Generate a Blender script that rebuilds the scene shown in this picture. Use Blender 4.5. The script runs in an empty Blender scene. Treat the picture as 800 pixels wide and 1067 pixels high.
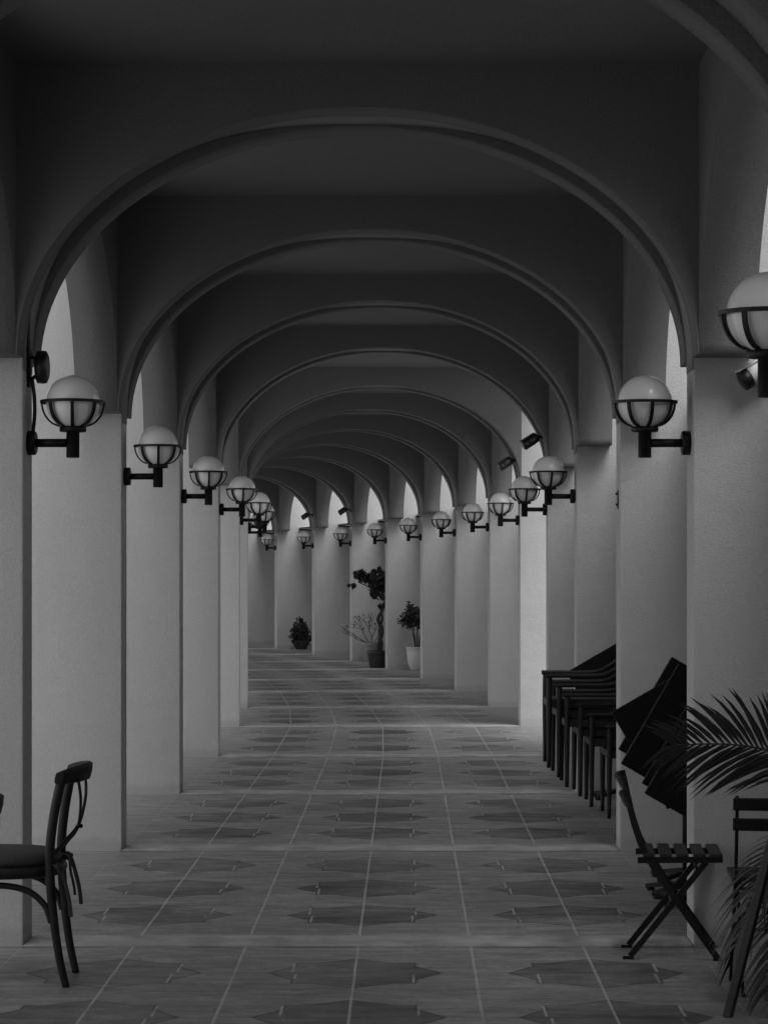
import bpy, bmesh, math, random
from mathutils import Vector, Matrix
R = math.radians
rnd = random.Random(7)
S = bpy.context.scene
COL = S.collection
H0 = 1.55                      # eye height
F = 2500.0                     # focal length in pixels of the 800 x 1067 photograph

# ------------------------------------------------------------------ materials
def mat(name):
    m = bpy.data.materials.new(name); m.use_nodes = True
    return m, m.node_tree.nodes, m.node_tree.links, m.node_tree.nodes['Principled BSDF']

def grey(v): return (v, v, v, 1)

def ramp(n, l, src, stops):
    r = n.new('ShaderNodeValToRGB'); e = r.color_ramp.elements
    while len(e) < len(stops): e.new(.5)
    for k, (p, v) in enumerate(stops):
        e[k].position = p; e[k].color = grey(v)
    l.new(src, r.inputs['Fac']); return r.outputs['Color']

def noise(n, l, vec, scale, detail=4, rough=.55):
    t = n.new('ShaderNodeTexNoise'); t.inputs['Scale'].default_value = scale
    t.inputs['Detail'].default_value = detail; t.inputs['Roughness'].default_value = rough
    if vec is not None: l.new(vec, t.inputs['Vector'])
    return t.outputs['Fac']

def mathn(n, l, op, a, b=None, c=None):
    m = n.new('ShaderNodeMath'); m.operation = op
    for k, v in enumerate((a, b, c)):
        if v is None: continue
        if isinstance(v, (int, float)): m.inputs[k].default_value = v
        else: l.new(v, m.inputs[k])
    return m.outputs[0]

def mixc(n, l, fac, a, b):
    m = n.new('ShaderNodeMix'); m.data_type = 'RGBA'
    if isinstance(fac, (int, float)): m.inputs[0].default_value = fac
    else: l.new(fac, m.inputs[0])
    for k, v in ((6, a), (7, b)):
        if isinstance(v, (int, float)): m.inputs[k].default_value = grey(v)
        else: l.new(v, m.inputs[k])
    return m.outputs[2]

def bump(n, l, h, strength, dist, b):
    p = n.new('ShaderNodeBump'); p.inputs['Strength'].default_value = strength
    p.inputs['Distance'].default_value = dist
    l.new(h, p.inputs['Height']); l.new(p.outputs['Normal'], b.inputs['Normal'])

def simple(name, v, rough=.6, var=.25, scale=12, bumps=0., stretch=None, metal=0., spec=.5):
    m, n, l, b = mat(name)
    tc = n.new('ShaderNodeTexCoord'); vec = tc.outputs['Object']
    if stretch:
        mp = n.new('ShaderNodeMapping'); mp.inputs['Scale'].default_value = stretch
        l.new(vec, mp.inputs['Vector']); vec = mp.outputs['Vector']
    f = noise(n, l, vec, scale)
    l.new(ramp(n, l, f, [(.3, v*(1-var)), (.7, v*(1+var))]), b.inputs['Base Color'])
    b.inputs['Roughness'].default_value = rough; b.inputs['Metallic'].default_value = metal
    b.inputs['Specular IOR Level'].default_value = spec
    if bumps: bump(n, l, noise(n, l, vec, scale*6), bumps, .004, b)
    return m

def stucco(name, v, foot=True):
    m, n, l, b = mat(name)
    tc = n.new('ShaderNodeTexCoord'); g = n.new('ShaderNodeNewGeometry')
    pos = g.outputs['Position']
    big = noise(n, l, pos, .9, 5, .6)
    mp = n.new('ShaderNodeMapping'); mp.inputs['Scale'].default_value = (3, 3, .35)
    l.new(pos, mp.inputs['Vector'])
    streak = noise(n, l, mp.outputs['Vector'], 2.2, 5, .6)
    fine = noise(n, l, pos, 38, 3, .6)
    grit = noise(n, l, pos, 110, 2, .75)
    pat = noise(n, l, pos, 2.3, 6, .7)
    c = ramp(n, l, big, [(.25, v*.93), (.75, v*1.05)])
    c2 = mixc(n, l, mathn(n, l, 'MULTIPLY', ramp(n, l, streak, [(.5, 0), (.78, 1)]), .16), c, v*.62)
    c2 = mixc(n, l, mathn(n, l, 'MULTIPLY', ramp(n, l, fine, [(.38, 0), (.7, 1)]), .10), c2, v*.75)
    c2 = mixc(n, l, mathn(n, l, 'MULTIPLY', ramp(n, l, grit, [(.36, 1), (.60, 0)]), .22), c2, v*.45)
    c2 = mixc(n, l, mathn(n, l, 'MULTIPLY', ramp(n, l, pat, [(.54, 0), (.70, 1)]), .10), c2, v*.7)
    if foot:       # splash dirt near the ground: uneven, with its own outline
        sx = n.new('ShaderNodeSeparateXYZ'); l.new(pos, sx.inputs[0])
        hgt = mathn(n, l, 'ADD', sx.outputs['Z'], mathn(n, l, 'MULTIPLY', noise(n, l, pos, 5, 5, .65), -.10))
        d = ramp(n, l, hgt, [(0., 1), (.035, 0)])
        c2 = mixc(n, l, mathn(n, l, 'MULTIPLY', d, .3), c2, v*.5)
    l.new(c2, b.inputs['Base Color'])
    b.inputs['Roughness'].default_value = .9; b.inputs['Specular IOR Level'].default_value = .2
    h = mathn(n, l, 'ADD', mathn(n, l, 'MULTIPLY', noise(n, l, pos, 7, 3), 1.6), mathn(n, l, 'MULTIPLY', noise(n, l, pos, 95, 4, .75), 1.3))
    bump(n, l, h, .6, .008, b)
    return m

def floor_mat():
    """patterned tiles: u = metres from the centre line, v = bay number"""
    m, n, l, b = mat('patterned_floor_tile')
    uv = n.new('ShaderNodeUVMap'); uv.uv_map = 'UVMap'
    sp = n.new('ShaderNodeSeparateXYZ'); l.new(uv.outputs['UV'], sp.inputs[0])
    u = mathn(n, l, 'SUBTRACT', sp.outputs['X'], 20.); vb = sp.outputs['Y']
    fr = mathn(n, l, 'SUBTRACT', mathn(n, l, 'FRACT', vb), .5)
    v = mathn(n, l, 'MULTIPLY', fr, 3.454)
    pw = n.new('ShaderNodeCombineXYZ'); l.new(u, pw.inputs[0]); l.new(mathn(n, l, 'MULTIPLY', vb, 3.454), pw.inputs[1])
    P = pw.outputs[0]
    per = .935
    wob = mathn(n, l, 'MULTIPLY', mathn(n, l, 'SUBTRACT', noise(n, l, P, 1.6, 2), .5), .007)
    uw = mathn(n, l, 'ADD', u, wob)
    def cell(x, p): return mathn(n, l, 'SUBTRACT', x, mathn(n, l, 'MULTIPLY', mathn(n, l, 'ROUND', mathn(n, l, 'DIVIDE', x, p)), p))
    pu = cell(uw, per); pv = cell(v, per)
    au = mathn(n, l, 'ABSOLUTE', pu); av = mathn(n, l, 'ABSOLUTE', pv)
    mx = mathn(n, l, 'MAXIMUM', au, av); mn = mathn(n, l, 'MINIMUM', au, av)
    sq = mathn(n, l, 'LESS_THAN', mx, .24)
    tri = mathn(n, l, 'LESS_THAN', mn, mathn(n, l, 'MULTIPLY', mathn(n, l, 'SUBTRACT', .345, mx), 1.5))
    star = mathn(n, l, 'MAXIMUM', sq, tri)
    inside = mathn(n, l, 'LESS_THAN', mathn(n, l, 'ABSOLUTE', u), 1.40)
    rows = mathn(n, l, 'LESS_THAN', mathn(n, l, 'ABSOLUTE', v), 1.42)
    star = mathn(n, l, 'MULTIPLY', star, mathn(n, l, 'MULTIPLY', inside, rows))
    # each tile has its own shade
    hu = mathn(n, l, 'FLOOR', mathn(n, l, 'DIVIDE', mathn(n, l, 'ADD', u, 9.35), per/4))
    hv = mathn(n, l, 'FLOOR', mathn(n, l, 'DIVIDE', mathn(n, l, 'ADD', mathn(n, l, 'MULTIPLY', vb, 3.454), 9.), per/4))
    cmb = n.new('ShaderNodeCombineXYZ'); l.new(hu, cmb.inputs[0]); l.new(hv, cmb.inputs[1])
    wn = n.new('ShaderNodeTexWhiteNoise'); wn.noise_dimensions = '2D'; l.new(cmb.outputs[0], wn.inputs['Vector'])
    mp = n.new('ShaderNodeMapping'); mp.inputs['Scale'].default_value = (1.0, 2.8, 1)
    l.new(P, mp.inputs['Vector'])
    streak = noise(n, l, mp.outputs['Vector'], 3.4, 8, .72)
    blot = noise(n, l, P, 1.1, 5, .6)
    base = ramp(n, l, streak, [(.30, .22), (.5, .36), (.70, .53)])
    base = mixc(n, l, mathn(n, l, 'MULTIPLY', wn.outputs['Value'], .38), base, .22)
    base = mixc(n, l, mathn(n, l, 'MULTIPLY', ramp(n, l, blot, [(.42, 0), (.68, 1)]), .5), base, .20)
    speck = noise(n, l, P, 26, 6, .8)
    base = mixc(n, l, mathn(n, l, 'MULTIPLY', ramp(n, l, speck, [(.50, 0), (.62, 1)]), .42), base, .15)
    base = mixc(n, l, mathn(n, l, 'MULTIPLY', ramp(n, l, noise(n, l, P, 7, 7, .75), [(.55, 0), (.66, 1)]), .4), base, .58)
    dark = ramp(n, l, streak, [(.3, .05), (.7, .145)])
    rim = mathn(n, l, 'SUBTRACT', star, mathn(n, l, 'MULTIPLY', mathn(n, l, 'MAXIMUM', mathn(n, l, 'LESS_THAN', mx, .231), mathn(n, l, 'LESS_THAN', mn, mathn(n, l, 'MULTIPLY', mathn(n, l, 'SUBTRACT', .330, mx), 1.5))), star))
    worn = ramp(n, l, noise(n, l, P, .85, 8, .72), [(.38, 1.), (.63, .22)])
    col = mixc(n, l, mathn(n, l, 'MULTIPLY', star, worn), base, dark)
    col = mixc(n, l, mathn(n, l, 'MULTIPLY', rim, .6), col, .05)
    scuff = ramp(n, l, noise(n, l, P, 2.1, 8, .75), [(.63, 0), (.74, .45)])
    col = mixc(n, l, scuff, col, .42)
    # light grout: two long lines per tile row, short ticks beside the stars
    g1 = mathn(n, l, 'LESS_THAN', mathn(n, l, 'ABSOLUTE', cell(uw, per/2)), .0052)
    broken = ramp(n, l, noise(n, l, P, 3.2, 3), [(.34, .35), (.5, 1)])
    g1 = mathn(n, l, 'MULTIPLY', g1, broken)
    tick = mathn(n, l, 'MULTIPLY', mathn(n, l, 'LESS_THAN', mathn(n, l, 'ABSOLUTE', mathn(n, l, 'SUBTRACT', au, mathn(n, l, 'MULTIPLY_ADD', mathn(n, l, 'SIGN', pv), .008, .235))), .005),
                 mathn(n, l, 'LESS_THAN', mathn(n, l, 'ABSOLUTE', mathn(n, l, 'SUBTRACT', av, .12)), .1))
    tick = mathn(n, l, 'MULTIPLY', tick, ramp(n, l, noise(n, l, P, 2.3, 2), [(.42, 0), (.52, 1)]))
    tick = mathn(n, l, 'MULTIPLY', tick, rows)
    gl = mathn(n, l, 'MULTIPLY', mathn(n, l, 'MAXIMUM', g1, tick), inside)
    col = mixc(n, l, mathn(n, l, 'MULTIPLY', gl, .7), col, .62)
    # thin dark cross joints
    cj = mathn(n, l, 'LESS_THAN', mathn(n, l, 'ABSOLUTE', cell(mathn(n, l, 'ADD', v, per/2), per/2)), .004)
    cj = mathn(n, l, 'MULTIPLY', cj, ramp(n, l, noise(n, l, P, 2.7, 3), [(.4, 0), (.55, 1)]))
    col = mixc(n, l, mathn(n, l, 'MULTIPLY', cj, mathn(n, l, 'MULTIPLY', inside, .55)), col, .07)
    ej = mathn(n, l, 'LESS_THAN', mathn(n, l, 'ABSOLUTE', mathn(n, l, 'SUBTRACT', mathn(n, l, 'ABSOLUTE', v), 1.582)), .012)
    ej = mathn(n, l, 'MULTIPLY', ej, ramp(n, l, noise(n, l, P, 1.9, 3), [(.46, .15), (.54, 1)]))
    col = mixc(n, l, mathn(n, l, 'MULTIPLY', ej, .8), col, .03)
    # the narrow pavers between the piers
    side = mathn(n, l, 'SUBTRACT', 1., inside)
    pav = ramp(n, l, streak, [(.3, .24), (.7, .40)])
    pj = mathn(n, l, 'LESS_THAN', mathn(n, l, 'ABSOLUTE', cell(v, .105)), .006)
    pav = mixc(n, l, mathn(n, l, 'MULTIPLY', pj, .65), pav, .09)
    col = mixc(n, l, side, col, pav)
    l.new(col, b.inputs['Base Color'])
    l.new(ramp(n, l, streak, [(.3, .62), (.7, .42)]), b.inputs['Roughness'])
    b.inputs['Specular IOR Level'].default_value = .4
    hh = mathn(n, l, 'SUBTRACT', mathn(n, l, 'MULTIPLY', streak, .35), mathn(n, l, 'MULTIPLY', mathn(n, l, 'MAXIMUM', gl, mathn(n, l, 'MULTIPLY', pj, side)), .6))
    bump(n, l, hh, .5, .006, b)
    return m

M = {}
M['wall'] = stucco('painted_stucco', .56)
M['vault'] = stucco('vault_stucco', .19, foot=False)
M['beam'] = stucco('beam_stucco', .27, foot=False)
M['floor'] = floor_mat()
M['kerb'] = simple('smooth_concrete', .42, .7, .3, 5, .3)
M['ground'] = simple('outdoor_paving', .42, .85, .2, 1.2, .3)
M['iron'] = simple('black_iron', .006, .5, .3, 20, .1, spec=.3)
M['opal'] = simple('opal_glass', .80, .22, .02, 3)
M['whiteplastic'] = simple('white_plastic', .62, .4, .05, 9)
M['blackplastic'] = simple('black_plastic', .008, .45, .2, 9)
M['lens'] = simple('camera_glass', .006, .08, .1, 9)
M['darkwood'] = simple('dark_wood', .016, .5, .4, 9, .15, (8, 8, 1), spec=.35)
M['wood'] = simple('brown_wood', .026, .5, .35, 9, .15, (1, 8, 8))
M['chairwood'] = simple('chair_wood', .02, .5, .4, 8, .12, (7, 7, 1), spec=.35)
M['cushion'] = simple('seat_cushion', .05, .85, .15, 60, .2)
M['seatpad'] = simple('woven_seat', .045, .8, .3, 60, .4)
M['tabletop'] = simple('black_tabletop', .0045, .6, .3, 8, .05, spec=.25)
M['leaf'] = simple('palm_leaf', .028, .45, .45, 7)
M['leafdark'] = simple('shrub_leaf', .035, .6, .5, 5)
M['bark'] = simple('bark', .06, .9, .4, 18, .6)
M['twig'] = simple('bare_twig', .10, .9, .3, 18, .3)
M['potwhite'] = simple('white_pot', .62, .4, .08, 7)
M['potgrey'] = simple('grey_pot', .25, .7, .2, 9)
M['potdark'] = simple('dark_pot', .04, .6, .25, 9)
M['soil'] = simple('potting_soil', .04, 1, .4, 30, .6)
M['canvas'] = simple('shade_canvas', .14, .9, .15, 6)  # for the added awnings that keep light off the lower right piers
M['shadewall'] = simple('shade_wall_surface', .06, .7, .5, 4)  # dark surface of the added light-blocking walls

# ------------------------------------------------------------------ mesh building
class MB:
    def __init__(s): s.v = []; s.f = []; s.smooth = []
    def add(s, vs, fs, smooth=False):
        o = len(s.v); s.v += [tuple(x) for x in vs]
        for f in fs: s.f.append(tuple(i+o for i in f)); s.smooth.append(smooth)
    def box(s, x0, x1, y0, y1, z0, z1, T=None):
        vs = [Vector((x, y, z)) for z in (z0, z1) for y in (y0, y1) for x in (x0, x1)]
        if T is not None: vs = [T @ v for v in vs]
        s.add(vs, [(0, 2, 3, 1), (4, 5, 7, 6), (0, 1, 5, 4), (2, 6, 7, 3), (0, 4, 6, 2), (1, 3, 7, 5)])
    def tube(s, pts, r, n=10, flat=None, cap=True, up=None):
        """round (or flattened: flat = (width, thickness) per point) bar along a path"""
        pts = [Vector(p) for p in pts]; k = len(pts)
        rr = r if isinstance(r, (list, tuple)) else [r]*k
        vs = []; prev = None
        for i, p in enumerate(pts):
            t = (pts[min(i+1, k-1)] - pts[max(i-1, 0)]).normalized()
            if prev is None:
                a = Vector(up) if up is not None else (Vector((0, 0, 1)) if abs(t.z) < .9 else Vector((1, 0, 0)))
                a = (a - t*a.dot(t)).normalized()
            else: a = (prev - t*prev.dot(t)).normalized()
            prev = a; c = t.cross(a)
            for j in range(n):
                w = 2*math.pi*j/n
                fa, fc = (flat if flat else (1, 1))
                vs.append(p + (a*math.cos(w)*fa + c*math.sin(w)*fc)*rr[i])
        fs = []
        for i in range(k-1):
            for j in range(n):
                fs.append((i*n+j, i*n+(j+1) % n, (i+1)*n+(j+1) % n, (i+1)*n+j))
        if cap:
            s.add(vs, [], True); o = len(s.v)-len(vs)
            s.f.append(tuple(o+j for j in reversed(range(n)))); s.smooth.append(False)
            s.f.append(tuple(o+(k-1)*n+j for j in range(n))); s.smooth.append(False)
            for f in fs: s.f.append(tuple(i+o for i in f)); s.smooth.append(True)
        else: s.add(vs, fs, True)
    def bar(s, p, q, w, t, up=(0, 0, 1)):
        """rectangular bar from p to q, w across `up` x dir, t along up"""
        p = Vector(p); q = Vector(q); d = (q-p).normalized(); u = Vector(up)
        u = (u - d*u.dot(d)).normalized(); c = d.cross(u)
        vs = [b + c*sx*w/2 + u*sy*t/2 for b in (p, q) for sx, sy in ((-1, -1), (1, -1), (1, 1), (-1, 1))]
        s.add(vs, [(3, 2, 1, 0), (4, 5, 6, 7), (0, 1, 5, 4), (1, 2, 6, 5), (2, 3, 7, 6), (3, 0, 4, 7)])
    def lathe(s, prof, n=24, c=(0, 0, 0), T=None, smooth=True):
        vs = []; c = Vector(c)
        for r, z in prof:
            for j in range(n):
                w = 2*math.pi*j/n
                v = Vector((r*math.cos(w), r*math.sin(w), z))
                vs.append((T @ v if T is not None else v) + c)
        fs = []
        for i in range(len(prof)-1):
            for j in range(n):
                fs.append((i*n+j, i*n+(j+1) % n, (i+1)*n+(j+1) % n, (i+1)*n+j))
        o = len(s.v); s.v += [tuple(x) for x in vs]
        for f in fs: s.f.append(tuple(i+o for i in f)); s.smooth.append(smooth)
        s.f.append(tuple(o+j for j in reversed(range(n)))); s.smooth.append(False)
        s.f.append(tuple(o+(len(prof)-1)*n+j for j in range(n))); s.smooth.append(False)
    def mesh(s, name):
        me = bpy.data.meshes.new(name); me.from_pydata(s.v, [], s.f); me.update()
        bm = bmesh.new(); bm.from_mesh(me)
        bmesh.ops.recalc_face_normals(bm, faces=bm.faces); bm.to_mesh(me); bm.free()
        me.polygons.foreach_set('use_smooth', s.smooth); me.update()
        return me
    def build(s, name, m, parent=None, bevel=0, seg=2):
        me = s.mesh(name); me.materials.append(M[m] if isinstance(m, str) else m)
        o = bpy.data.objects.new(name, me); COL.objects.link(o)
        if parent is not None: o.parent = parent
        if bevel:
            b = o.modifiers.new('bevel', 'BEVEL'); b.width = bevel; b.segments = seg
            b.limit_method = 'ANGLE'; b.angle_limit = R(40)
        return o

def tag(o, label=None, cat=None, group=None, kind=None):
    for k, v in (('label', label), ('category', cat), ('group', group), ('kind', kind)):
        if v: o[k] = v
    return o
def empty(name, loc=(0, 0, 0), rz=0., label=None, cat=None, group=None):
    o = bpy.data.objects.new(name, None); COL.objects.link(o)
    o.location = loc; o.rotation_euler.z = rz; o.empty_display_size = .1
    return tag(o, label, cat, group)
def copy_tree(o, parent=None):
    c = o.copy(); COL.objects.link(c)
    if parent is not None: c.parent = parent
    for ch in list(o.children): copy_tree(ch, c)
    return c
def bez(p0, p1, p2, n=10):
    p0, p1, p2 = Vector(p0), Vector(p1), Vector(p2)
    return [p0*(1-t)**2 + p1*2*t*(1-t) + p2*t*t for t in (i/n for i in range(n+1))]
def spline(pts, n=6):
    P = [Vector(p) for p in pts]; out = []
    for i in range(len(P)-1):
        a, b, c, d = P[max(i-1, 0)], P[i], P[i+1], P[min(i+2, len(P)-1)]
        for k in range(n):
            t = k/n
            out.append(.5*((2*b)+(c-a)*t+(2*a-5*b+4*c-d)*t*t+(3*b-a-3*c+d)*t**3))
    out.append(P[-1]); return out

# ------------------------------------------------------------------ the arcade's plan
HW = 1.395                     # half width between pier faces
XC = -.203
ST = {}                        # station -> (centre, heading, left half width)
for i in range(-4, 5): ST[i] = (Vector((XC, 10.12+3.454*(i-1), 0)), 0., HW)
RP = {5: (1.146, 24.57), 6: (.957, 28.1), 7: (.645, 31.95), 8: (.211, 35.6), 9: (-.338, 39.25), 10: (-1.0, 42.9),
      11: (-1.82, 46.6), 12: (-2.74, 50.15), 13: (-3.83, 53.6), 14: (-5.03, 57.0), 15: (-6.35, 60.3)}
for i, (x, y) in RP.items():
    th = .0345*(i-4)
    nrm = Vector((math.cos(th), math.sin(th), 0))
    ST[i] = (Vector((x, y, 0)) - nrm*HW, th, HW + (.06 if i == 5 else .02 if i == 6 else 0))
ids = sorted(ST)
def frame(i):
    c, th, lw = ST[i]
    return Matrix.Translation(c) @ Matrix.Rotation(th, 4, 'Z')
def hw(i, s): return HW if s > 0 else ST[i][2]
def face(i, s):
    """pier's inner face: point and outward direction"""
    T = frame(i); return T @ Vector((s*hw(i, s), 0, 0)), (T.to_3x3() @ Vector((s, 0, 0)))
SHADE_WALL_OFF, SHADE_WALL_H = 3.9, 2.7
Z_SP, RISE, Z_CE = 2.452, 1.01, 3.64
TH, OV = .12, .31              # half thickness of a pier, of pier with arch ribs

arcade = empty('arcade', (XC, 10, 0), 0, 'long curving white stucco arcade of arched bays on thin blade piers', 'building')
def apart(name, mb, m, bevel=0):
    o = mb.build(name, m, arcade, bevel); o.matrix_parent_inverse = Matrix.Translation((-XC, -10, 0)); return o

NSEG = 72
def arch_panel(T, W0, W1, a, z0, rise, ztop, d0, d1, cx=0., pw=2.):
    """wall panel in local (x, z), from depth d0 to d1 (local y), spanning x W0..W1 with an elliptical opening of half span a about cx"""
    mb = MB()
    xs = [cx - a*math.cos(math.pi*k/NSEG) for k in range(NSEG+1)]
    zs = [z0 + rise*max(0, 1-abs(math.cos(math.pi*k/NSEG))**pw)**(1/pw) for k in range(NSEG+1)]
    def q(x, y, z): return T @ Vector((x, y, z))
    for k in range(NSEG):
        x0, x1, za, zb = xs[k], xs[k+1], zs[k], zs[k+1]
        for d in (d0, d1): mb.add([q(x0, d, za), q(x1, d, zb), q(x1, d, ztop), q(x0, d, ztop)], [(0, 1, 2, 3)])
        mb.add([q(x0, d0, za), q(x1, d0, zb), q(x1, d1, zb), q(x0, d1, za)], [(0, 1, 2, 3)], True)
        mb.add([q(x0, d0, ztop), q(x1, d0, ztop), q(x1, d1, ztop), q(x0, d1, ztop)], [(0, 1, 2, 3)])
    for (xa, xb) in ((W0, xs[0]), (xs[-1], W1)):
        if xb - xa < 1e-4: continue
        for d in (d0, d1): mb.add([q(xa, d, z0), q(xb, d, z0), q(xb, d, ztop), q(xa, d, ztop)], [(0, 1, 2, 3)])
        mb.add([q(xa, d0, z0), q(xb, d0, z0), q(xb, d1, z0), q(xa, d1, z0)], [(0, 1, 2, 3)])
        mb.add([q(xa, d0, ztop), q(xb, d0, ztop), q(xb, d1, ztop), q(xa, d1, ztop)], [(0, 1, 2, 3)])
    mb.add([q(W0, d0, z0), q(W0, d1, z0), q(W0, d1, ztop), q(W0, d0, ztop)], [(0, 1, 2, 3)])
    mb.add([q(W1, d0, z0), q(W1, d1, z0), q(W1, d1, ztop), q(W1, d0, ztop)], [(0, 1, 2, 3)])
    return mb
def weld(o):
    bm = bmesh.new(); bm.from_mesh(o.data)
    bmesh.ops.remove_doubles(bm, verts=bm.verts, dist=.0004)
    bmesh.ops.recalc_face_normals(bm, faces=bm.faces); bm.to_mesh(o.data); bm.free()

FIN = 1.15
for i in ids:
    T = frame(i)
    for s in (-1, 1):
        w = hw(i, s); mb = MB()
        x0, x1 = sorted((s*w, s*(w+FIN)))
        mb.box(x0, x1, -TH, TH, -.02, Z_CE + .0, T)
        apart('pier', mb, 'wall', .007)
    lw = hw(i, -1); cx = (HW-lw)/2; a = (HW+lw)/2
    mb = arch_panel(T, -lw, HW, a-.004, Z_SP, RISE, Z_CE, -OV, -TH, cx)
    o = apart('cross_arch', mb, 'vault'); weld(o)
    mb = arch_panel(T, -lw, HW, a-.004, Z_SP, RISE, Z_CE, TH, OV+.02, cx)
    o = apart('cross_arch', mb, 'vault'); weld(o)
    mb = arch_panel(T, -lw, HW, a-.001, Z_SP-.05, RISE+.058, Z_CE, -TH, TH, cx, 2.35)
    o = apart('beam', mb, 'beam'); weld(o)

for i, j in zip(ids[:-1], ids[1:]):
    for s in (-1, 1):
        if (i, s) == (4, 1): continue            # this bay stands open on the right
        A = frame(i) @ Vector((s*hw(i, s), TH, 0)); B = frame(j) @ Vector((s*hw(j, s), -TH, 0))
        d = B-A; L = d.length; ang = math.atan2(d.y, d.x)
        T = Matrix.Translation(A) @ Matrix.Rotation(ang, 4, 'Z')       # local x along the bay, local y to the left
        d0, d1 = (0, .235) if s < 0 else (-.235, 0)
        leg = OV-TH
        mb = arch_panel(T, .0, L, (L-2*leg-.02)/2, Z_SP, RISE, Z_CE, d0, d1, leg+.02+(L-2*leg-.02)/2)
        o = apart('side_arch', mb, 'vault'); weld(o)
# ceiling slab
mb = MB(); vs = []; 
for i in ids:
    T = frame(i)
    for x in (-hw(i, -1)-.25, HW+.25):
        for z in (Z_CE, Z_CE+.22): vs.append(T @ Vector((x, 0, z)))
fs = []
for k in range(len(ids)-1):
    a = k*4; b = a+4
    fs += [(a, a+2, b+2, b), (a+1, b+1, b+3, a+3), (a, b, b+1, a+1), (a+2, a+3, b+3, b+2)]
e = (len(ids)-1)*4
fs += [(0, 1, 3, 2), (e, e+2, e+3, e+1)]
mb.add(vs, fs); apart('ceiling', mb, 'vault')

# ------------------------------------------------------------------ floor, ground
mb = MB(); us = [-2.75, -1.4, -.7, 0, .7, 1.4, 2.75]; uvs = []
NV = 6; rowsv = []
for k in range(len(ids)-1):
    i, j = ids[k], ids[k+1]
    for q in range(NV + (1 if k == len(ids)-2 else 0)):
        t = q/NV; a, b = frame(i), frame(j)
        rowsv.append(([(a @ Vector((u, 0, 0)))*(1-t) + (b @ Vector((u, 0, 0)))*t for u in us], i + t + 10))
for r, vv in rowsv:
    for p, u in zip(r, us): mb.v.append(tuple(p)); uvs.append((u+20., vv))
nu = len(us)
for k in range(len(rowsv)-1):
    for q in range(nu-1):
        mb.f.append((k*nu+q, k*nu+q+1, (k+1)*nu+q+1, (k+1)*nu+q)); mb.smooth.append(False)
fl = mb.build('floor', 'floor'); tag(fl, kind='structure')
ul = fl.data.uv_layers.new(name='UVMap')
for lp in fl.data.loops: ul.data[lp.index].uv = uvs[lp.vertex_index]
# a band of smooth concrete across the floor at each pair of piers
mb = MB()
for i in ids:
    T = frame(i); w = hw(i, -1)
    mb.box(-w+.003, HW-.003, -TH-.005, TH+.012, -.02, .008, T)
kb = mb.build('floor_band', 'kerb', None, .004); tag(kb, kind='structure')
mb = MB(); mb.add([(-400, -400, -.02), (400, -400, -.02), (400, 400, -.02), (-400, 400, -.02)], [(0, 1, 2, 3)])
gr = mb.build('ground', 'ground'); tag(gr, kind='structure')

# ------------------------------------------------------------------ unseen walls added to block low light along the right side, open at the wide bay
def shade_wall(st, off, h, lab):
    mb = MB(); vs = []; cs = []
    for a in st:
        i = math.floor(a); t = a-i
        p = [(frame(i) @ Vector((x, 0, 0)))*(1-t) + (frame(min(i+1, ids[-1])) @ Vector((x, 0, 0)))*t for x in (off, off+.2)]
        q = [(frame(i) @ Vector((x, 0, 0)))*(1-t) + (frame(min(i+1, ids[-1])) @ Vector((x, 0, 0)))*t for x in (off-.03, off+.23)]
        for z in (-.02, h):
            for k in p: vs.append(k + Vector((0, 0, z)))
        for z in (h+.002, h+.07):
            for k in q: cs.append(k + Vector((0, 0, z)))
    m = len(st); fs = []
    for k in range(m-1):
        a = 4*k; b = a+4
        fs += [(a, b, b+2, a+2), (a+1, a+3, b+3, b+1), (a+2, b+2, b+3, a+3), (a, a+1, b+1, b)]
    fs += [(0, 2, 3, 1), (4*m-4, 4*m-3, 4*m-1, 4*m-2)]
    root = empty('shade_wall', vs[0], 0, lab, 'wall')
    for nm, v in (('wall_body', vs), ('coping', cs)):
        mb = MB(); mb.add([x - vs[0] for x in v], fs); mb.build(nm, 'shadewall' if nm == 'wall_body' else 'kerb', root)
shade_wall([-4, -2, 0, 2, 4.0], SHADE_WALL_OFF, SHADE_WALL_H, 'unseen dark wall added to block light beyond the near piers on the right')
shade_wall([5.05, 6, 7, 8, 9, 10, 11, 12, 13, 14], 5.4, 2.0, 'unseen dark wall added to block light beyond the far piers on the right, past the open bay')

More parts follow.
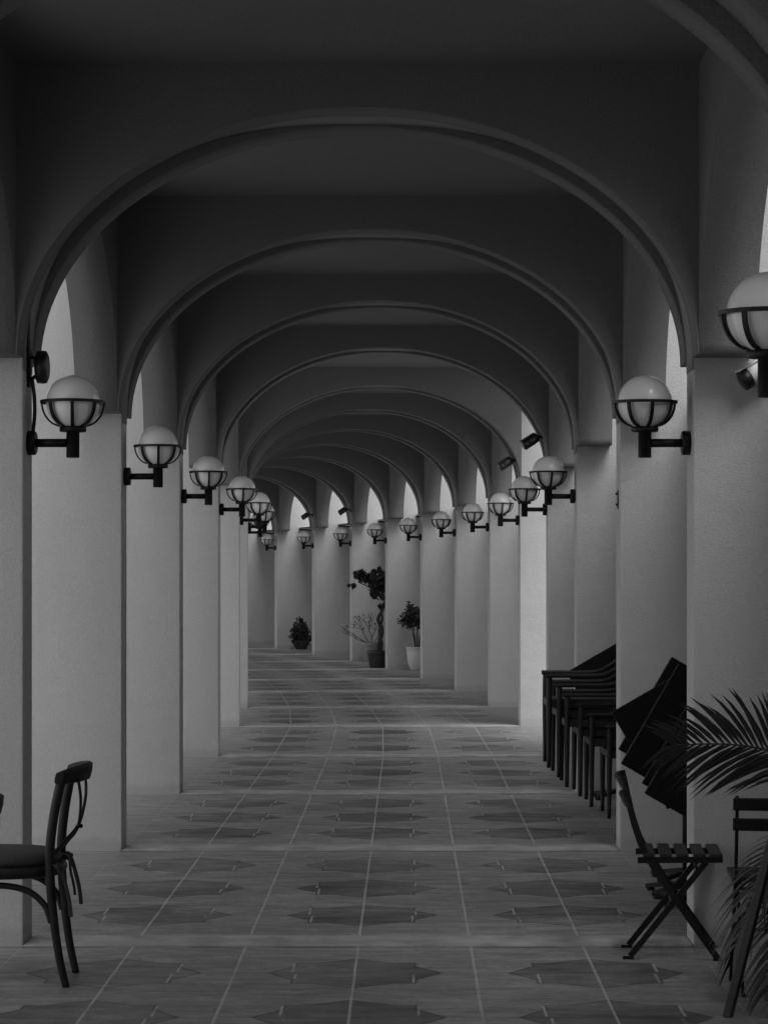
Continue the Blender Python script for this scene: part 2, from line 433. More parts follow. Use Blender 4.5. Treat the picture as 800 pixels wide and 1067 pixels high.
# unseen canvas awnings added to shade the right side, one to a bay, none over the open bay
for i in range(-2, 13):
    if i == 4: continue
    A, B = frame(i), frame(i+1); u0 = 1.80 if i < 4 else 1.86
    root = empty('shade_awning', frame(i) @ Vector((u0, 1.7, 2.5)), 0, 'unseen flat canvas sheet added to shade a right bay of the arcade', 'shade_awning', 'added shade awnings outside the right bays')
    o0 = root.location.copy()
    def P(T, u, v, z): return T @ Vector((u, v, z)) - o0
    y0, y1 = TH+.01, -TH-.01
    prof = [(u0, 2.52), (2.6, 2.46), (3.6, 2.36), (4.6, 2.24)]
    mb = MB(); vs = []
    for dz in (0, .006):
        for u, z in prof: vs += [P(A, u, y0, z+dz), P(B, u, y1, z+dz)]
    m = len(prof); fs = []
    for k in range(m-1):
        a = 2*k; fs += [(a, a+1, a+3, a+2), (a+2*m, a+2*m+2, a+2*m+3, a+2*m+1), (a, a+2, a+2+2*m, a+2*m), (a+1, a+1+2*m, a+3+2*m, a+3)]
    fs += [(0, 2*m, 2*m+1, 1), (2*m-2, 2*m-1, 4*m-1, 4*m-2)]
    mb.add(vs, fs); mb.build('shade_canopy', 'canvas', root)
    mb = MB(); mb.tube([P(A, 4.6, y0, 2.215), P(B, 4.6, y1, 2.215)], .02, 8)
    for T, y in ((A, y0+.05), (B, y1-.05)): mb.tube([P(T, u, y, z-.022) for u, z in prof], .016, 8)
    mb.build('frame', 'iron', root)

# ------------------------------------------------------------------ globe lamps
GL = 'globe lamps on the piers'
def make_lamp():
    root = empty('wall_lamp')
    Tx = Matrix.Rotation(R(90), 4, 'Y')
    mb = MB(); mb.lathe([(.040, 0), (.051, .003), (.051, .030), (.046, .036)], 24, T=Tx); mb.build('wall_plate', 'iron', root)
    mb = MB(); mb.tube([(.034, 0, 0), (.1632, 0, 0)], .018, 14); mb.build('arm', 'iron', root)
    mb = MB(); mb.lathe([(.026, -.062), (.028, -.060), (.028, .045), (.054, .047), (.057, .050), (.057, .066), (.050, .069)], 24, (.191, 0, 0))
    mb.build('post', 'iron', root)
    mb = MB(); prof = [(.114*math.cos(R(t)), .114*math.sin(R(t))) for t in range(-80, 90, 6)] + [(.114*math.cos(R(89)), .114*math.sin(R(89)))]
    mb.lathe(prof, 40, (.191, 0, .172)); mb.build('globe', 'opal', root)
    mb = MB(); ring = [(.136*math.cos(2*math.pi*k/40), .136*math.sin(2*math.pi*k/40), 0) for k in range(41)]
    prof = [(.1275, -.006), (.1375, -.006), (.1375, .006), (.1275, .006), (.1275, -.006)]
    vs = []; fs = []
    for r, z in prof[:4]:
        for k in range(40): vs.append((.191+r*math.cos(2*math.pi*k/40), r*math.sin(2*math.pi*k/40), .172+z))
    for p in range(4):
        for k in range(40): fs.append((p*40+k, p*40+(k+1) % 40, ((p+1) % 4)*40+(k+1) % 40, ((p+1) % 4)*40+k))
    mb.add(vs, fs); cage = mb.build('cage', 'iron', root)
    rib = None
    for k in range(8):
        if rib is None:
            mb = MB(); n = 12; vs = []
            for q in range(n+1):
                t = R(90)*q/n; r = .048+.086*math.cos(t); z = -.104*math.sin(t)
                r2 = r-.008; z2 = z+.004*math.sin(t)
                for (rr, zz) in ((r, z), (r2, z2)):
                    for y in (-.0072, .0072): vs.append((rr, y, zz))
            fs = [(0, 1, 3, 2), (n*4, n*4+2, n*4+3, n*4+1)]
            for q in range(n):
                a = q*4; b = a+4
                fs += [(a, a+1, b+1, b), (a+2, b+2, b+3, a+3), (a, b, b+2, a+2), (a+1, a+3, b+3, b+1)]
            mb.add(vs, fs); rib = mb.build('rib', 'iron', cage); r_ = rib
        else:
            r_ = rib.copy(); COL.objects.link(r_); r_.parent = cage
        r_.location = (.191, 0, .172); r_.rotation_euler.z = R(45*k+8)
    return root
lamp0 = make_lamp()
lamp_lab = {
 (1, 0): 'large globe lamp cut off by the right edge of the photo, above the white camera',
 (1, 1): 'black caged globe lamp on the right pier above the slatted folding chair',
 (1, 3): 'globe lamp just below and right of the larger black surveillance camera',
 (1, 4): 'globe lamp whose globe overlaps the top of the brightly lit pier face',
 (1, 5): 'globe lamp fixed to the left edge of the brightly lit pier',
 (1, 6): 'first globe lamp left of the one fixed to the brightly lit pier',
 (1, 7): 'second globe lamp left of the one fixed to the brightly lit pier',
 (1, 8): 'distant globe lamp directly above the white plant pot',
 (1, 9): 'distant globe lamp directly above the crown of the potted tree',
 (1, 10): 'distant globe lamp just left of the potted tree, under a small black camera',
 (1, 11): 'distant globe lamp directly above the round bush',
 (1, 12): 'farthest globe lamp of the right row, left of the one above the round bush',
 (-1, 1): 'largest left globe lamp, under the round black floodlight',
 (-1, 2): 'second globe lamp along the left row, next after the one under the floodlight',
 (-1, 3): 'third globe lamp along the left row, its arm clear of its neighbours',
 (-1, 4): 'fourth globe lamp along the left row, just before the overlapping cluster',
 (-1, 5): 'front globe lamp of the overlapping cluster at the far end of the left row',
 (-1, 6): 'globe lamp half hidden behind the front one of the left cluster',
 (-1, 7): 'farthest lamp of the left cluster, only its bracket showing below the others',
}
first = True
for (s, i), lab in lamp_lab.items():
    o = lamp0 if first else copy_tree(lamp0); first = False
    p, d = face(i, s)
    o.location = (p.x, p.y, 2.104); o.rotation_euler.z = math.atan2(-d.y, -d.x) + R(rnd.uniform(-2, 2))
    o.rotation_euler.x = R(rnd.uniform(-1, 1))
    tag(o, lab, 'wall lamp', GL)

# stain where the lamp of the second right pier was taken off
p, d = face(2, 1)
# ------------------------------------------------------------------ cameras and floodlight on the piers
def make_cctv(body_mat, yaw, pitch, ctr):
    root = empty('surveillance_camera')
    Tx = Matrix.Rotation(R(90), 4, 'Y'); c = Vector(ctr)
    mb = MB(); mb.lathe([(.042, 0), (.042, .014), (.030, .022)], 20, T=Tx); mb.build('mount', body_mat, root)
    mb = MB(); mb.tube(spline([(.015, 0, 0), (c.x*.5, c.y*.3, .012), (c.x*.8, c.y*.8, .004), tuple(c)], 5), .013, 10); mb.build('bracket', body_mat, root)
    ax = Matrix.Translation(c) @ Matrix.Rotation(R(yaw), 4, 'Z') @ Matrix.Rotation(R(pitch), 4, 'Y')
    mb = MB(); Tb = ax @ Matrix.Rotation(R(90), 4, 'Y')
    mb.lathe([(.028, -.075), (.040, -.066), (.044, -.02), (.044, .035), (.043, .037)], 22, T=Tb); b = mb.build('body', body_mat, root)
    mb = MB(); mb.lathe([(.0425, .0372), (.0445, .039), (.0445, .072), (.042, .0745)], 22, T=Tb); mb.build('front_ring', 'blackplastic', b)
    mb = MB(); mb.lathe([(.040, .0747), (.036, .078), (.02, .079)], 22, T=Tb); mb.build('lens', 'lens', b)
    mb = MB(); mb.box(-.06, .074, -.030, .030, .040, .048, ax); mb.build('sun_hood', body_mat, b, .003)
    return root
cam0 = make_cctv('blackplastic', 15, 32, (.15, .02, -.025))
CG = 'black surveillance cameras'
for k, (i, lab, rz) in enumerate(((4, 'larger black surveillance camera above the brightly lit pier', 0), (5, 'smaller black surveillance camera just left of and below the larger one', 4),
                            (10, 'distant black surveillance camera above the lamp left of the potted tree', 0), (11, 'farthest tiny black surveillance camera above the round bush', 0))):
    o = cam0 if k == 0 else copy_tree(cam0)
    p, d = face(i, 1)
    o.location = (p.x, p.y-.2, 2.70); o.rotation_euler.z = math.atan2(-d.y, -d.x) + R(rz)
    tag(o, lab, 'surveillance camera', CG)
w = make_cctv('whiteplastic', -82, 30, (.075, -.03, -.03))
w.location = (1.475, 9.998, 2.415); w.rotation_euler.z = R(-90)
tag(w, 'white bullet surveillance camera with dark front under the ledge of the nearest right pier', 'surveillance camera')
p, d = face(2, 1)
sb = empty('bracket_stub', (p.x, p.y-.02, 1.975), math.pi, 'small rusty stub left on the second right pier where a lamp is missing', 'bracket')
mb = MB(); mb.box(0, .006, -.018, .018, -.055, .05); mb.build('plate', 'iron', sb, .002)
mb = MB(); mb.tube([(.004, 0, .03), (.016, 0, .03)], .007, 8); mb.tube([(.004, .002, -.03), (.014, 0, -.03)], .007, 8); mb.build('bolt', 'iron', sb)

fl_ = empty('floodlight', (-1.597, 10.12, 2.424), 0, 'round black floodlight with cable on the nearest left pier above the globe lamp', 'floodlight')
Tx = Matrix.Rotation(R(90), 4, 'Y')
mb = MB(); mb.lathe([(.052, .034), (.068, .040), (.070, .062), (.068, .078), (.05, .086)], 30, T=Tx); mb.build('housing', 'blackplastic', fl_)
mb = MB(); mb.box(0, .012, -.03, .03, -.085, .07); mb.bar((.0, 0, -.06), (.045, 0, -.03), .03, .012); mb.bar((.0, 0, .05), (.045, 0, .03), .03, .012); mb.build('bracket', 'iron', fl_, .002)
mb = MB(); mb.tube(spline([(.009, -.05, .30), (.009, -.05, .12), (.014, -.04, .03)], 6), .012, 8)
mb.tube(spline([(.02, -.02, -.05), (.028, -.01, -.12), (.03, -.01, -.2), (.02, 0, -.285)], 6), .008, 8); mb.build('cable', 'blackplastic', fl_)

# ------------------------------------------------------------------ cross back chairs on the left
def make_bistro():
    root = empty('cross_back_chair')
    # local: +x towards the back, rear feet at x = 0
    for s in (-1, 1):
        mb = MB(); pts = spline([(.004, s*.165, 0), (-.024, s*.172, .13), (-.047, s*.18, .318), (-.055, s*.185, .49), (-.040, s*.183, .643), (-.012, s*.172, .785)], 6)
        mb.tube(pts, [.0145+.0035*min(1, abs(p.z)/.4) for p in pts], 12); mb.build('rear_leg', 'darkwood', root)
    for s in (-1, 1):
        mb = MB(); pts = spline([(-.50, s*.20, 0), (-.485, s*.195, .2), (-.475, s*.185, .42)], 6)
        mb.tube(pts, [.014+.006*p.z/.42 for p in pts], 12); mb.build('front_leg', 'darkwood', root)
    mb = MB(); c = []
    for k in range(41):
        w = 2*math.pi*k/40; cx, cy = math.cos(w), math.sin(w)
        rx = .23*abs(cx)**.75*(1 if cx > 0 else -1); ry = .215*abs(cy)**.7*(1 if cy > 0 else -1)
        c.append((-.265+rx, ry*(1-.12*cx), .432))
    mb.tube(c[:-1]+[c[0]], .0225, 10, cap=False); mb.build('seat_frame', 'darkwood', root)
    mb = MB()
    prof = [(.0, .0), (.7, 0.), (.97, .006), (1.03, .022), (1.0, .042), (.8, .054), (0.02, .057)]
    vs = []; n = 40
    for r, z in prof:
        for k in range(n): vs.append((-.265+(c[k][0]+.265)*r*.98, c[k][1]*r*.98, .447+z))
    fs = [(a*n+k, a*n+(k+1) % n, (a+1)*n+(k+1) % n, (a+1)*n+k) for a in range(len(prof)-1) for k in range(n)]
    mb.add(vs, fs, True); mb.build('cushion', 'cushion', root)
    # top rail: broad bent board bowing backwards
    mb = MB(); n = 20; vs = []
    for k in range(n+1):
        t = -1+2*k/n; y = .192*t; x = -.020+.088*(1-t*t); h = .029-.005*t*t-.006*abs(t)**6; d = .013
        zc = .787+.012*(1-t*t)
        for dx, dz in ((-d, -h), (-d*.2, -h-.006), (d, -h), (d*1.2, 0), (d, h), (0, h+.007), (-d, h), (-d*1.2, 0)): vs.append((x+dx+dz*.18, y, zc+dz))
    fs = [(k*8+j, k*8+(j+1) % 8, (k+1)*8+(j+1) % 8, (k+1)*8+j) for k in range(n) for j in range(8)]
    mb.add(vs, fs, True); mb.add([vs[j] for j in range(8)], [tuple(range(8))]); mb.add([vs[n*8+j] for j in range(8)], [tuple(range(8))])
    mb.build('top_rail', 'darkwood', root)
    for s in (-1, 1):
        mb = MB(); pts = spline([(.045, s*.12, .775), (.050, s*.085, .69), (.030, s*.004, .588), (-.015, -s*.09, .53), (-.052, -s*.172, .485)], 7)
        mb.tube(pts, .011, 10, flat=(1.5, .5), up=(0, 1, 0)); mb.build('cross_lath', 'darkwood', root)
    mb = MB(); mb.lathe([(.001, -.012), (.008, -.008), (.008, .008), (.001, .012)], 10, (.038, 0, .588), Matrix.Rotation(R(90), 4, 'Y')); mb.build('rivet', 'iron', root)
    for s in (-1, 1):
        mb = MB(); mb.tube(spline([(-.05, s*.178, .245), (-.075, s*.18, .31), (-.14, s*.183, .365), (-.25, s*.185, .385), (-.36, s*.185, .365), (-.435, s*.188, .31), (-.47, s*.19, .245)], 6), .0125, 10)
        mb.build('brace', 'darkwood', root)
    for s in (-1, 1):
        mb = MB()
        base = Vector((-.035, s*.175, .455))
        for dx, dy, ln in ((.030, -.03, .15), (.05, .0, .19)):
            pts = spline([base+Vector((-.03, 0, .01)), base+Vector((.012, dy, .0)), base+Vector((dx*.7, dy, -.06)), base+Vector((dx+.002, dy*1.1, -ln*.7)), base+Vector((dx+.008, dy, -ln))], 6)
            mb.tube(pts, .006, 8, flat=(1.3, .35), up=(1, 0, 0))
        mb.lathe([(.002, -.018), (.02, -.008), (.022, .006), (.004, .016)], 10, tuple(base+Vector((.006, 0, .0))))
        mb.build('cushion_tie', 'cushion', root)
    return root
bc = make_bistro()
tag(bc, 'dark bentwood cross back chair with cushion and dangling ties by the nearest left pier', 'chair', 'cross back chairs on the left')
bc.location = (-1.287, 9.175, 0); bc.rotation_euler.z = R(1.5)
bc2 = copy_tree(bc); bc2.location = (-1.398, 7.80, 0); bc2.rotation_euler.z = R(-2)
tag(bc2, 'dark bentwood chair at the left edge showing only a rail tip', 'chair', 'cross back chairs on the left')

# ------------------------------------------------------------------ folding slat chairs on the right
def make_folding():
    root = empty('folding_chair')
    for s in (-1, 1):
        y = s*.17
        mb = MB(); pts = spline([(-.196, y, .735), (-.176, y, .64), (-.145, y, .52), (-.098, y, .41), (.04, y, .205), (.178, y, .012)], 5)
        for a, b in zip(pts[:-1], pts[1:]): mb.bar(a, Vector(b)+(Vector(b)-Vector(a))*.06, .012, .026, (1, 0, 0))
        mb.bar((.160, y, .006), (.20, y, .006), .014, .012)
        mb.build('back_leg', 'iron', root)
        y = s*.148
        mb = MB(); mb.bar((.135, y, .395), (-.170, y, .012), .012, .024, (1, 0, 0)); mb.bar((-.20, y, .006), (-.155, y, .006), .014, .012)
        mb.build('front_leg', 'iron', root)
    mb = MB()
    for s in (-1, 1): mb.bar((-.14, s*.155, .40), (.20, s*.155, .405), .014, .024)
    mb.tube([(.10, -.15, .36), (.10, .15, .36)], .006, 8); mb.tube([(.0, -.15, .22), (.0, .15, .22)], .006, 8)
    mb.build('seat_frame', 'iron', root)
    for k in range(5):
        x = -.095+k*.067; mb = MB(); mb.box(x-.024, x+.024, -.185, .185, .413, .431); mb.build('seat_slat', 'darkwood', root, .004)
    for k, (x, z) in enumerate(((-.188, .708), (-.170, .632))):
        mb = MB(); n = 10; vs = []
        for q in range(n+1):
            t = -1+2*q/n; y = .185*t; xx = x-.008-.014*(1-t*t)
            for dx, dz in ((-.007, -.025), (.007, -.022), (.0, .025), (-.014, .022)): vs.append((xx+dx-dz*.35, y, z+dz))
        fs = [(q*4+j, q*4+(j+1) % 4, (q+1)*4+(j+1) % 4, (q+1)*4+j) for q in range(n) for j in range(4)] + [(0, 1, 2, 3), (n*4+3, n*4+2, n*4+1, n*4)]
        mb.add(vs, fs); mb.build('back_slat', 'darkwood', root, .003)
    return root
fc = make_folding(); fc.location = (1.077, 9.80, 0); fc.rotation_euler.z = R(-4)
tag(fc, 'black folding chair with slatted wooden seat standing open beside the nearest right pier', 'chair', 'slatted folding chairs on the right')
fc2 = copy_tree(fc); fc2.location = (1.392, 8.98, 0); fc2.rotation_euler.z = R(86)
tag(fc2, 'slatted folding chair cut by the right edge, its two back slats under the palm', 'chair', 'slatted folding chairs on the right')


# ------------------------------------------------------------------ flip top tables
def make_table(ang):
    root = empty('flip_top_table')
    L = .54
    T = Matrix.Translation((0, -.045, .775)) @ Matrix.Rotation(R(ang), 4, 'Y')
    mb = MB(); mb.box(-L/2, L/2, -.014, .014, -L/2, L/2, T); mb.build('tabletop', 'tabletop', root, .004)
    mb = MB(); mb.box(-.12, .12, .0142, .03, -.02, .02, T); mb.build('hinge', 'iron', root)
    mb = MB(); mb.tube([(0, 0, .05), (0, 0, .80)], .021, 16); mb.build('pole', 'iron', root)
    for k in range(4):
        w = R(45+90*k); mb = MB()
        mb.bar((.02*math.cos(w), .02*math.sin(w), .055), (.24*math.cos(w), .24*math.sin(w), .022), .045, .022)
        mb.lathe([(.02, 0), (.02, .012), (.012, .016)], 12, (.225*math.cos(w), .225*math.sin(w), 0)); mb.build('foot', 'iron', root, .003)
    return root
TG = 'black flip top tables stored upright'
tabs = [(718.7, 759.7, 12.15, -60, 'rearmost black flip top table whose raised corner stands highest'),
        (715, 763, 11.62, 60, 'black flip top table whose corner points farthest left, turned against its neighbours'),
        (727, 773, 11.3, -60, 'black flip top table nested just in front of the one pointing left'),
        (750, 793, 11.12, -60, 'black flip top table directly behind the frontmost one, its edge stepped above it'),
        (754, 803, 10.95, -60, 'frontmost black flip top table with the lowest edge, half hidden by the pier')]
for (px, py, Y, ang, lab) in tabs:
    t = make_table(ang); z = H0-(py-598.5)*Y/F
    t.location = ((px-424)*Y/F, Y, 0)
    dz = z-.775
    for ch in t.children:
        if ch.name.split('.')[0] in ('tabletop', 'hinge'): ch.location.z += dz
    tag(t, lab, 'table', TG)
t = make_table(60); t.location = (1.467, 16.62, 0); tag(t, 'black table tipped up behind the stack of wooden armchairs', 'table', TG)

# ------------------------------------------------------------------ wooden armchairs
def make_armchair():
    root = empty('armchair')             # faces -x; front legs at x = 0
    W = .25
    for s in (-1, 1):
        mb = MB(); pts = spline([(-.004, s*W, 0), (-.002, s*W, .38), (0, s*(W-.003), .578)], 5)
        mb.tube(pts, [.0125+.006*min(1, p.z/.36) for p in pts], 12); mb.build('front_leg', 'chairwood', root)
        mb = MB(); pts = spline([(.58, s*(W-.02), 0), (.52, s*(W-.02), .38), (.50, s*(W-.005), .63)], 5)
        mb.tube(pts, [.0125+.006*min(1, p.z/.36) for p in pts], 12); mb.build('rear_leg', 'chairwood', root)
    mb = MB()
    for s in (-1, 1): mb.bar((0, s*(W-.012), .405), (.51, s*(W-.025), .395), .022, .046)
    mb.bar((-.003, -W+.02, .405), (-.003, W-.02, .405), .022, .046, (0, 0, 1)); mb.bar((.51, -W+.04, .395), (.51, W-.04, .395), .022, .046)
    mb.build('seat_frame', 'chairwood', root, .004)
    mb = MB(); mb.box(.014, .49, -W+.03, W-.03, .416, .434); mb.build('seat', 'seatpad', root, .006, 3)
    mb = MB()                            # arms run back and sweep up into one curved back rail
    side = [(-.025, W, .585), (.10, W+.006, .585), (.27, W+.01, .585), (.36, W+.006, .597), (.45, W-.01, .65), (.54, W-.07, .73), (.58, W-.15, .765), (.595, 0, .775)]
    pts = spline(side + [(x, -y, z) for x, y, z in reversed(side[:-1])], 5)
    mb.tube(pts, .014, 12, flat=(1.0, 1.7)); mb.build('arm_rail', 'chairwood', root)
    mb = MB()
    for z in (.53, .64):
        q = spline([(.505, W-.01, z), (.545, .12, z+.01), (.558, 0, z+.012), (.545, -.12, z+.01), (.505, -W+.01, z)], 6)
        mb.tube(q, .020, 10, flat=(1.6, .4), up=(0, 0, 1))
    mb.build('back_slats', 'chairwood', root)
    return root
ac = make_armchair(); AG = 'stacked wooden armchairs on the right'
ar = [(1.283, 0, 'lowest wooden armchair of the stack, its legs standing on the floor'),
      (1.175, .075, 'second wooden armchair from the bottom of the stack on the right'),
      (1.10, .14, 'third wooden armchair from the bottom of the stack on the right'),
      (1.015, .20, 'third wooden armchair from the top of the stack on the right'),
      (.962, .262, 'second wooden armchair from the top of the stack on the right'),
      (.905, .322, 'topmost wooden armchair, whose long arm reaches farthest left')]
for k, (x, z, lab) in enumerate(ar):
    o = ac if k == 0 else copy_tree(ac)
    o.location = (x, 15.48+rnd.uniform(-.015, .015), z); o.rotation_euler.z = R(rnd.uniform(-1.2, 1.2)); tag(o, lab, 'chair', AG)

# ------------------------------------------------------------------ wooden table at the right edge
wt = empty('wooden_table', (1.762, 8.25, 0), R(-30), 'brown wooden table at the right edge of which mainly a slanting leg shows', 'table')
mb = MB()
for k in range(6):
    x = -.335+k*.134; mb.box(x-.063, x+.063, -.30, .30, .735, .765)
mb.build('tabletop', 'wood', wt, .004)
mb = MB()
for s in (-1, 1): mb.box(-.36, .36, s*.22-.014, s*.22+.014, .665, .733)
mb.build('apron', 'wood', wt, .003)
for sx in (-1, 1):
    for sy in (-1, 1):
        mb = MB(); mb.bar((sx*.44, sy*.192, .72), (sx*.63, sy*.192, 0.0), .030, .034, (0, 1, 0)); mb.build('leg', 'wood', wt, .004)

# ------------------------------------------------------------------ palm
def frond(mb, pts, n, l0, droop, w=.012, roll=0., fwd=.7):
    P = spline(pts, 10); m = len(P)
    mb.tube(P, [.006*(1-.8*k/m)+.001 for k in range(m)], 6)
    for k in range(n):
        t = .14+.86*k/(n-1); f = t*(m-1); a = int(min(f, m-2)); p = P[a].lerp(P[a+1], f-a)
        d = (P[min(a+2, m-1)]-P[max(a-1, 0)]).normalized()
        side = d.cross(Vector((0, 0, 1))); side.normalize()
        side = Matrix.Rotation(roll, 3, d) @ side
        up = side.cross(d)
        ln = l0*(.35+.75*math.sin(math.pi*min(1, t*.80+.16)))*rnd.uniform(.88, 1.1)
        for s in (-1, 1):
            fw = fwd*(.75+.9*max(0, t-.35))
            dr = (d*(fw+rnd.uniform(-.10, .10)) + side*s*.8 + up*(.30+rnd.uniform(-.15, .15))).normalized()
            q = [p + dr*ln*u - Vector((0, 0, droop*ln*u*u)) for u in (0, .25, .5, .75, 1)]
            wd = dr.cross(up).normalized(); vs = []; fs = []
            for z, (pt, ww) in enumerate(zip(q, (.35, 1, .9, .6, .04))):
                nz = dr.cross(wd)
                vs += [pt-wd*w*ww, pt+nz*w*ww*.35, pt+wd*w*ww]
                if z: b = z*3; fs += [(b-3, b-2, b+1, b), (b-2, b-1, b+2, b+1)]
            mb.add(vs, fs)
palm = empty('palm_plant', (1.58, 8.80, 0), 0, 'potted palm whose feathery fronds reach in from the right edge', 'plant')
mb = MB(); mb.lathe([(.11, 0), (.13, .02), (.15, .24), (.165, .25), (.165, .28), (.145, .28), (.14, .24)], 28); mb.build('pot', 'potgrey', palm)
mb = MB(); mb.lathe([(.142, .21), (.142, .245), (.01, .255)], 20); mb.build('soil', 'soil', palm)
mb = MB(); mb.tube(spline([(0, 0, .24), (.01, .01, .38), (0, .0, .5)], 5), [.035]*10+[.028], 10); mb.build('trunk', 'bark', palm)
fr = [([(0, 0, .5), (-.05, .0, .78), (-.20, .0, .885), (-.38, .0, .925), (-.60, .0, .925)], 34, .33, .22, .0095, R(56), .70),
      ([(0, 0, .5), (-.16, -.08, .58), (-.30, -.14, .46), (-.40, -.18, .22)], 28, .22, .6, .009, 0, .8),
      ([(0, 0, .42), (-.12, -.18, .50), (-.24, -.32, .34), (-.32, -.40, .10)], 28, .20, .6, .009, 0, .8),
      ([(0, 0, .42), (-.10, -.28, .42), (-.17, -.40, .24), (-.22, -.46, .04)], 26, .20, .6, .009, 0, .8),
      ([(0, 0, .5), (-.04, .02, .80), (-.06, .05, .98), (-.10, .08, 1.10)], 16, .20, .2, .011, R(50), .8),
      ([(0, 0, .5), (.1, -.12, .85), (.25, -.3, .95), (.4, -.5, .85)], 26, .26, .3, .011, 0, .7),
      ([(0, 0, .5), (.2, .1, .8), (.45, .2, .85), (.65, .25, .7)], 26, .26, .3, .011, 0, .7),
      ([(0, 0, .45), (-.16, .06, .48), (-.29, .1, .36), (-.36, .14, .12)], 24, .2, .6, .009, 0, .8),
      ([(0, 0, .5), (.1, .1, .95), (.2, .26, 1.08), (.3, .5, 1.05)], 26, .26, .3, .011, 0, .7)]
for pts, n, l0, dr, ww, ro, fw in fr:
    mb = MB(); frond(mb, pts, n, l0, dr, ww, ro, fw); mb.build('frond', 'leaf', palm)

# ------------------------------------------------------------------ far potted plants
def leaves(mb, c, rad, n, size, flat=.5, hole=.35):
    cl = [Vector((rnd.gauss(0, 1), rnd.gauss(0, 1), rnd.gauss(0, 1))).normalized()*rnd.uniform(hole, 1) for _ in range(max(6, n//28))]
    for k in range(n):
        b = rnd.choice(cl); p = b + Vector((rnd.gauss(0, .17), rnd.gauss(0, .17), rnd.gauss(0, .17)))
        p = Vector((p.x*rad[0], p.y*rad[1], p.z*rad[2])) + Vector(c)
        a = Vector((rnd.gauss(0, 1), rnd.gauss(0, 1), rnd.gauss(0, flat))).normalized()
        b2 = a.cross(Vector((rnd.gauss(0, 1), rnd.gauss(0, 1), rnd.gauss(0, 1)))).normalized()
        s = size*rnd.uniform(.7, 1.3)
        mb.add([p-a*s, p+b2*s*.5, p+a*s, p-b2*s*.5], [(0, 1, 2, 3)])
def at(px, Y): return (px-424)*Y/F

x = at(434.5, 38.85)
o = empty('potted_shrub', (x, 38.85, 0), 0, 'leafy shrub in a rounded white pot beside a far right pier', 'plant')
mb = MB(); mb.lathe([(.09, 0), (.115, .02), (.155, .15), (.168, .27), (.166, .34), (.178, .355), (.178, .375), (.155, .375), (.15, .33)], 28); mb.build('pot', 'potwhite', o)
mb = MB(); mb.lathe([(.152, .30), (.152, .345), (.01, .35)], 20); mb.build('soil', 'soil', o)
mb = MB()
for k in range(8):
    w = k*.8; mb.tube(spline([(.03*math.cos(w), .03*math.sin(w), .34), (.06*math.cos(w), .06*math.sin(w), .55), (.17*math.cos(w), .13*math.sin(w), .80+.1*rnd.random())], 5), [.009]*6+[.005]*5, 6)
mb.build('stem', 'bark', o)
mb = MB(); leaves(mb, (-.06, 0, .86), (.25, .2, .19), 1000, .034, 1, .1); mb.build('foliage', 'leafdark', o)

x = at(395, 39.95)
o = empty('potted_tree', (x, 39.95, 0), 0, 'small bonsai like tree with twisted trunk in a dark pot', 'tree')
mb = MB(); mb.lathe([(.15, 0), (.165, .02), (.19, .22), (.205, .24), (.205, .28), (.18, .28), (.178, .24)], 28); mb.build('pot', 'potdark', o)
mb = MB(); mb.lathe([(.18, .2), (.18, .245), (.01, .26)], 20); mb.build('soil', 'soil', o)
mb = MB()
tr = spline([(-.03, 0, .22), (-.0, .01, .42), (.05, 0, .62), (-.02, -.01, .80), (.05, 0, .95), (.10, .01, 1.10), (.06, 0, 1.22)], 6)
mb.tube(tr, [.038-.018*k/len(tr) for k in range(len(tr))], 10)
tr = spline([(.02, .01, .22), (.04, -.01, .40), (-.0, .01, .6), (.05, .01, .8), (.03, 0, .95), (.0, 0, 1.05)], 6)
mb.tube(tr, [.026-.012*k/len(tr) for k in range(len(tr))], 8)
for e in ((-.35, .05, 1.42), (-.2, -.1, 1.55), (.3, .1, 1.45), (.1, -.05, 1.6), (-.1, .12, 1.3), (-.42, 0, 1.58), (-.02, 0, 1.62)):
    mb.tube(spline([(.06, 0, 1.12), (e[0]*.45+.03, e[1]*.5, (1.15+e[2])/2+.03), e], 5), [.018-.0012*k for k in range(11)], 6)
mb.build('trunk', 'bark', o)
mb = MB()
for c, r, n in (((-.06, 0, 1.42), (.26, .24, .17), 620), ((-.35, .02, 1.52), (.17, .14, .10), 300), ((-.2, 0, 1.47), (.15, .14, .12), 260), ((.22, 0, 1.45), (.22, .2, .17), 420), ((-.44, 0, 1.36), (.08, .08, .05), 90), ((.0, 0, 1.60), (.10, .12, .08), 130), ((-.1, 0, 1.2), (.12, .1, .07), 110), ((.03, 0, 1.02), (.06, .06, .06), 60)):
    leaves(mb, c, r, n, .036, 1, .15)
mb.build('crown', 'leafdark', o)

x = at(385.5, 42.6)
o = empty('bare_shrub', (x, 42.6, 0), 0, 'grey pot of nearly leafless spreading branches behind the small tree', 'plant')
mb = MB(); mb.lathe([(.10, 0), (.115, .02), (.135, .24), (.15, .30), (.155, .34), (.135, .34), (.13, .3)], 24); mb.build('pot', 'potgrey', o)
mb = MB()
def twig(p, d, ln, r, dep):
    q = p + d*ln; mid = p + d*ln*.5 + Vector((rnd.uniform(-.03, .03), rnd.uniform(-.03, .03), rnd.uniform(-.02, .03)))
    mb.tube(spline([p, mid, q], 4), [r-.35*r*k/8 for k in range(9)], 5)
    if dep:
        for _ in range(2 + (rnd.random() < .5)):
            nd = (d + Vector((rnd.uniform(-.8, .8), rnd.uniform(-.6, .6), rnd.uniform(-.15, .65)))).normalized()
            twig(q, nd, ln*rnd.uniform(.6, .85), r*.6, dep-1)
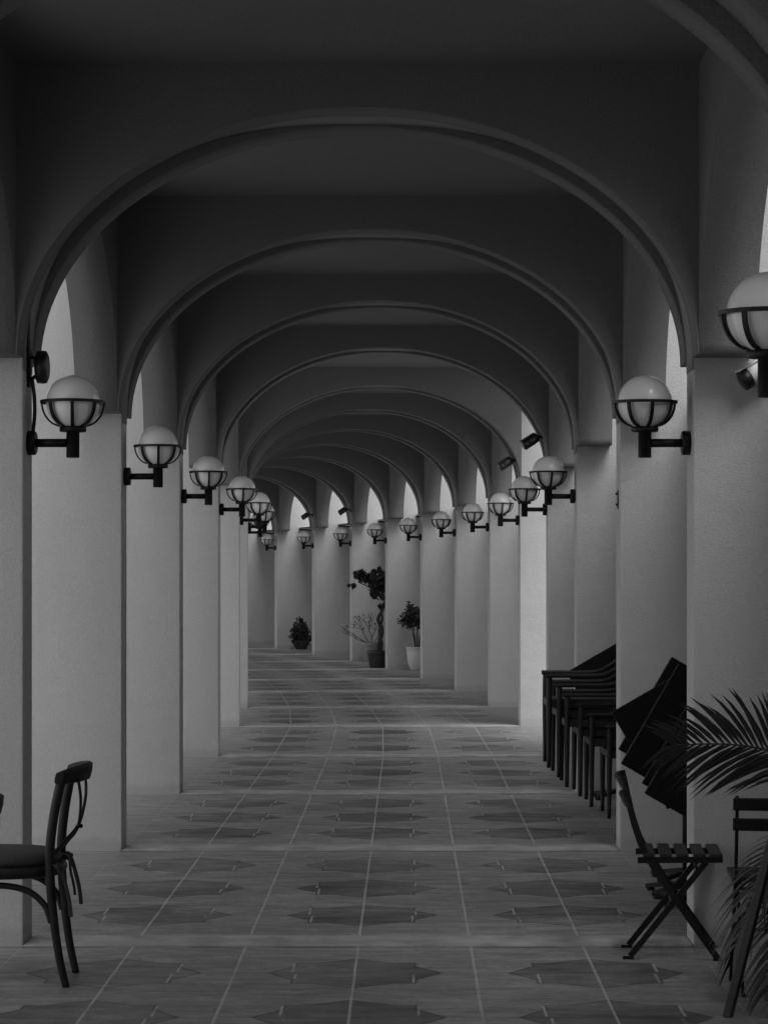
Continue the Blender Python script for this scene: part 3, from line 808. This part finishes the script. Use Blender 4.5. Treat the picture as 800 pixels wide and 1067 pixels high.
for d in ((-.75, .1, .5), (-.5, -.2, .8), (-.15, .1, 1), (.25, 0, .9), (.45, .2, .7), (-.9, 0, .35)):
    twig(Vector((rnd.uniform(-.03, .03), rnd.uniform(-.03, .03), .3)), Vector(d).normalized(), .26, .010, 2)
mb.build('branches', 'twig', o)
mb = MB(); leaves(mb, (-.1, 0, .72), (.42, .25, .2), 60, .024, 1, .3); mb.build('foliage', 'leafdark', o)

x = at(314, 49.65)
o = empty('round_bush', (x, 49.65, 0), 0, 'dark dense round bush in a small pot by a far pier', 'plant')
mb = MB(); mb.lathe([(.11, 0), (.12, .02), (.145, .16), (.155, .18), (.135, .18), (.13, .14)], 24); mb.build('pot', 'potdark', o)
mb = MB()
for k in range(6): mb.tube([(0, 0, .1), (.12*math.cos(k), .12*math.sin(k), .45)], .008, 5)
mb.build('stem', 'bark', o)
mb = MB(); leaves(mb, (0, 0, .32), (.20, .19, .29), 3000, .036, 1, .05); leaves(mb, (.0, 0, .60), (.05, .05, .06), 70, .03, 1, .1); mb.build('foliage', 'leafdark', o)

# ------------------------------------------------------------------ light
W = bpy.data.worlds.new('World'); S.world = W; W.use_nodes = True
n, l = W.node_tree.nodes, W.node_tree.links
SUN_EL, SUN_AZ = 57., 160.      # azimuth measured clockwise from +Y: hazy sun high behind the camera
sky = n.new('ShaderNodeTexSky'); sky.sky_type = 'NISHITA'; sky.sun_disc = False
sky.sun_elevation = R(SUN_EL); sky.sun_rotation = R(SUN_AZ)
bw = n.new('ShaderNodeRGBToBW'); l.new(sky.outputs['Color'], bw.inputs['Color'])
bg = n['Background']; l.new(bw.outputs['Val'], bg.inputs['Color']); bg.inputs['Strength'].default_value = .15
su = bpy.data.lights.new('sun', 'SUN'); su.energy = 1.2; su.angle = R(40); su.color = (1, 1, 1)
so = bpy.data.objects.new('sun', su); COL.objects.link(so)
dv = Vector((math.sin(R(SUN_AZ))*math.cos(R(SUN_EL)), math.cos(R(SUN_AZ))*math.cos(R(SUN_EL)), math.sin(R(SUN_EL))))
so.rotation_euler = (-dv).to_track_quat('-Z', 'Y').to_euler(); so.location = dv*30

# ------------------------------------------------------------------ camera
cd = bpy.data.cameras.new('camera'); cam = bpy.data.objects.new('camera', cd); COL.objects.link(cam)
cam.location = (0, 0, H0); cam.rotation_euler = (R(90), 0, 0)
cd.sensor_fit = 'VERTICAL'; cd.sensor_height = 36; cd.sensor_width = 27
cd.lens = F/1067*36; cd.shift_x = -24/1067; cd.shift_y = 65/1067
cd.clip_start = .05; cd.clip_end = 2000
S.camera = cam
S.view_settings.view_transform = 'Standard'; S.view_settings.look = 'None'
S.view_settings.exposure = .86; S.view_settings.gamma = 1; S.view_settings.use_curve_mapping = False
S.render.engine = 'CYCLES'
S.cycles.max_bounces = 10; S.cycles.diffuse_bounces = 8
S.cycles.use_denoising = True
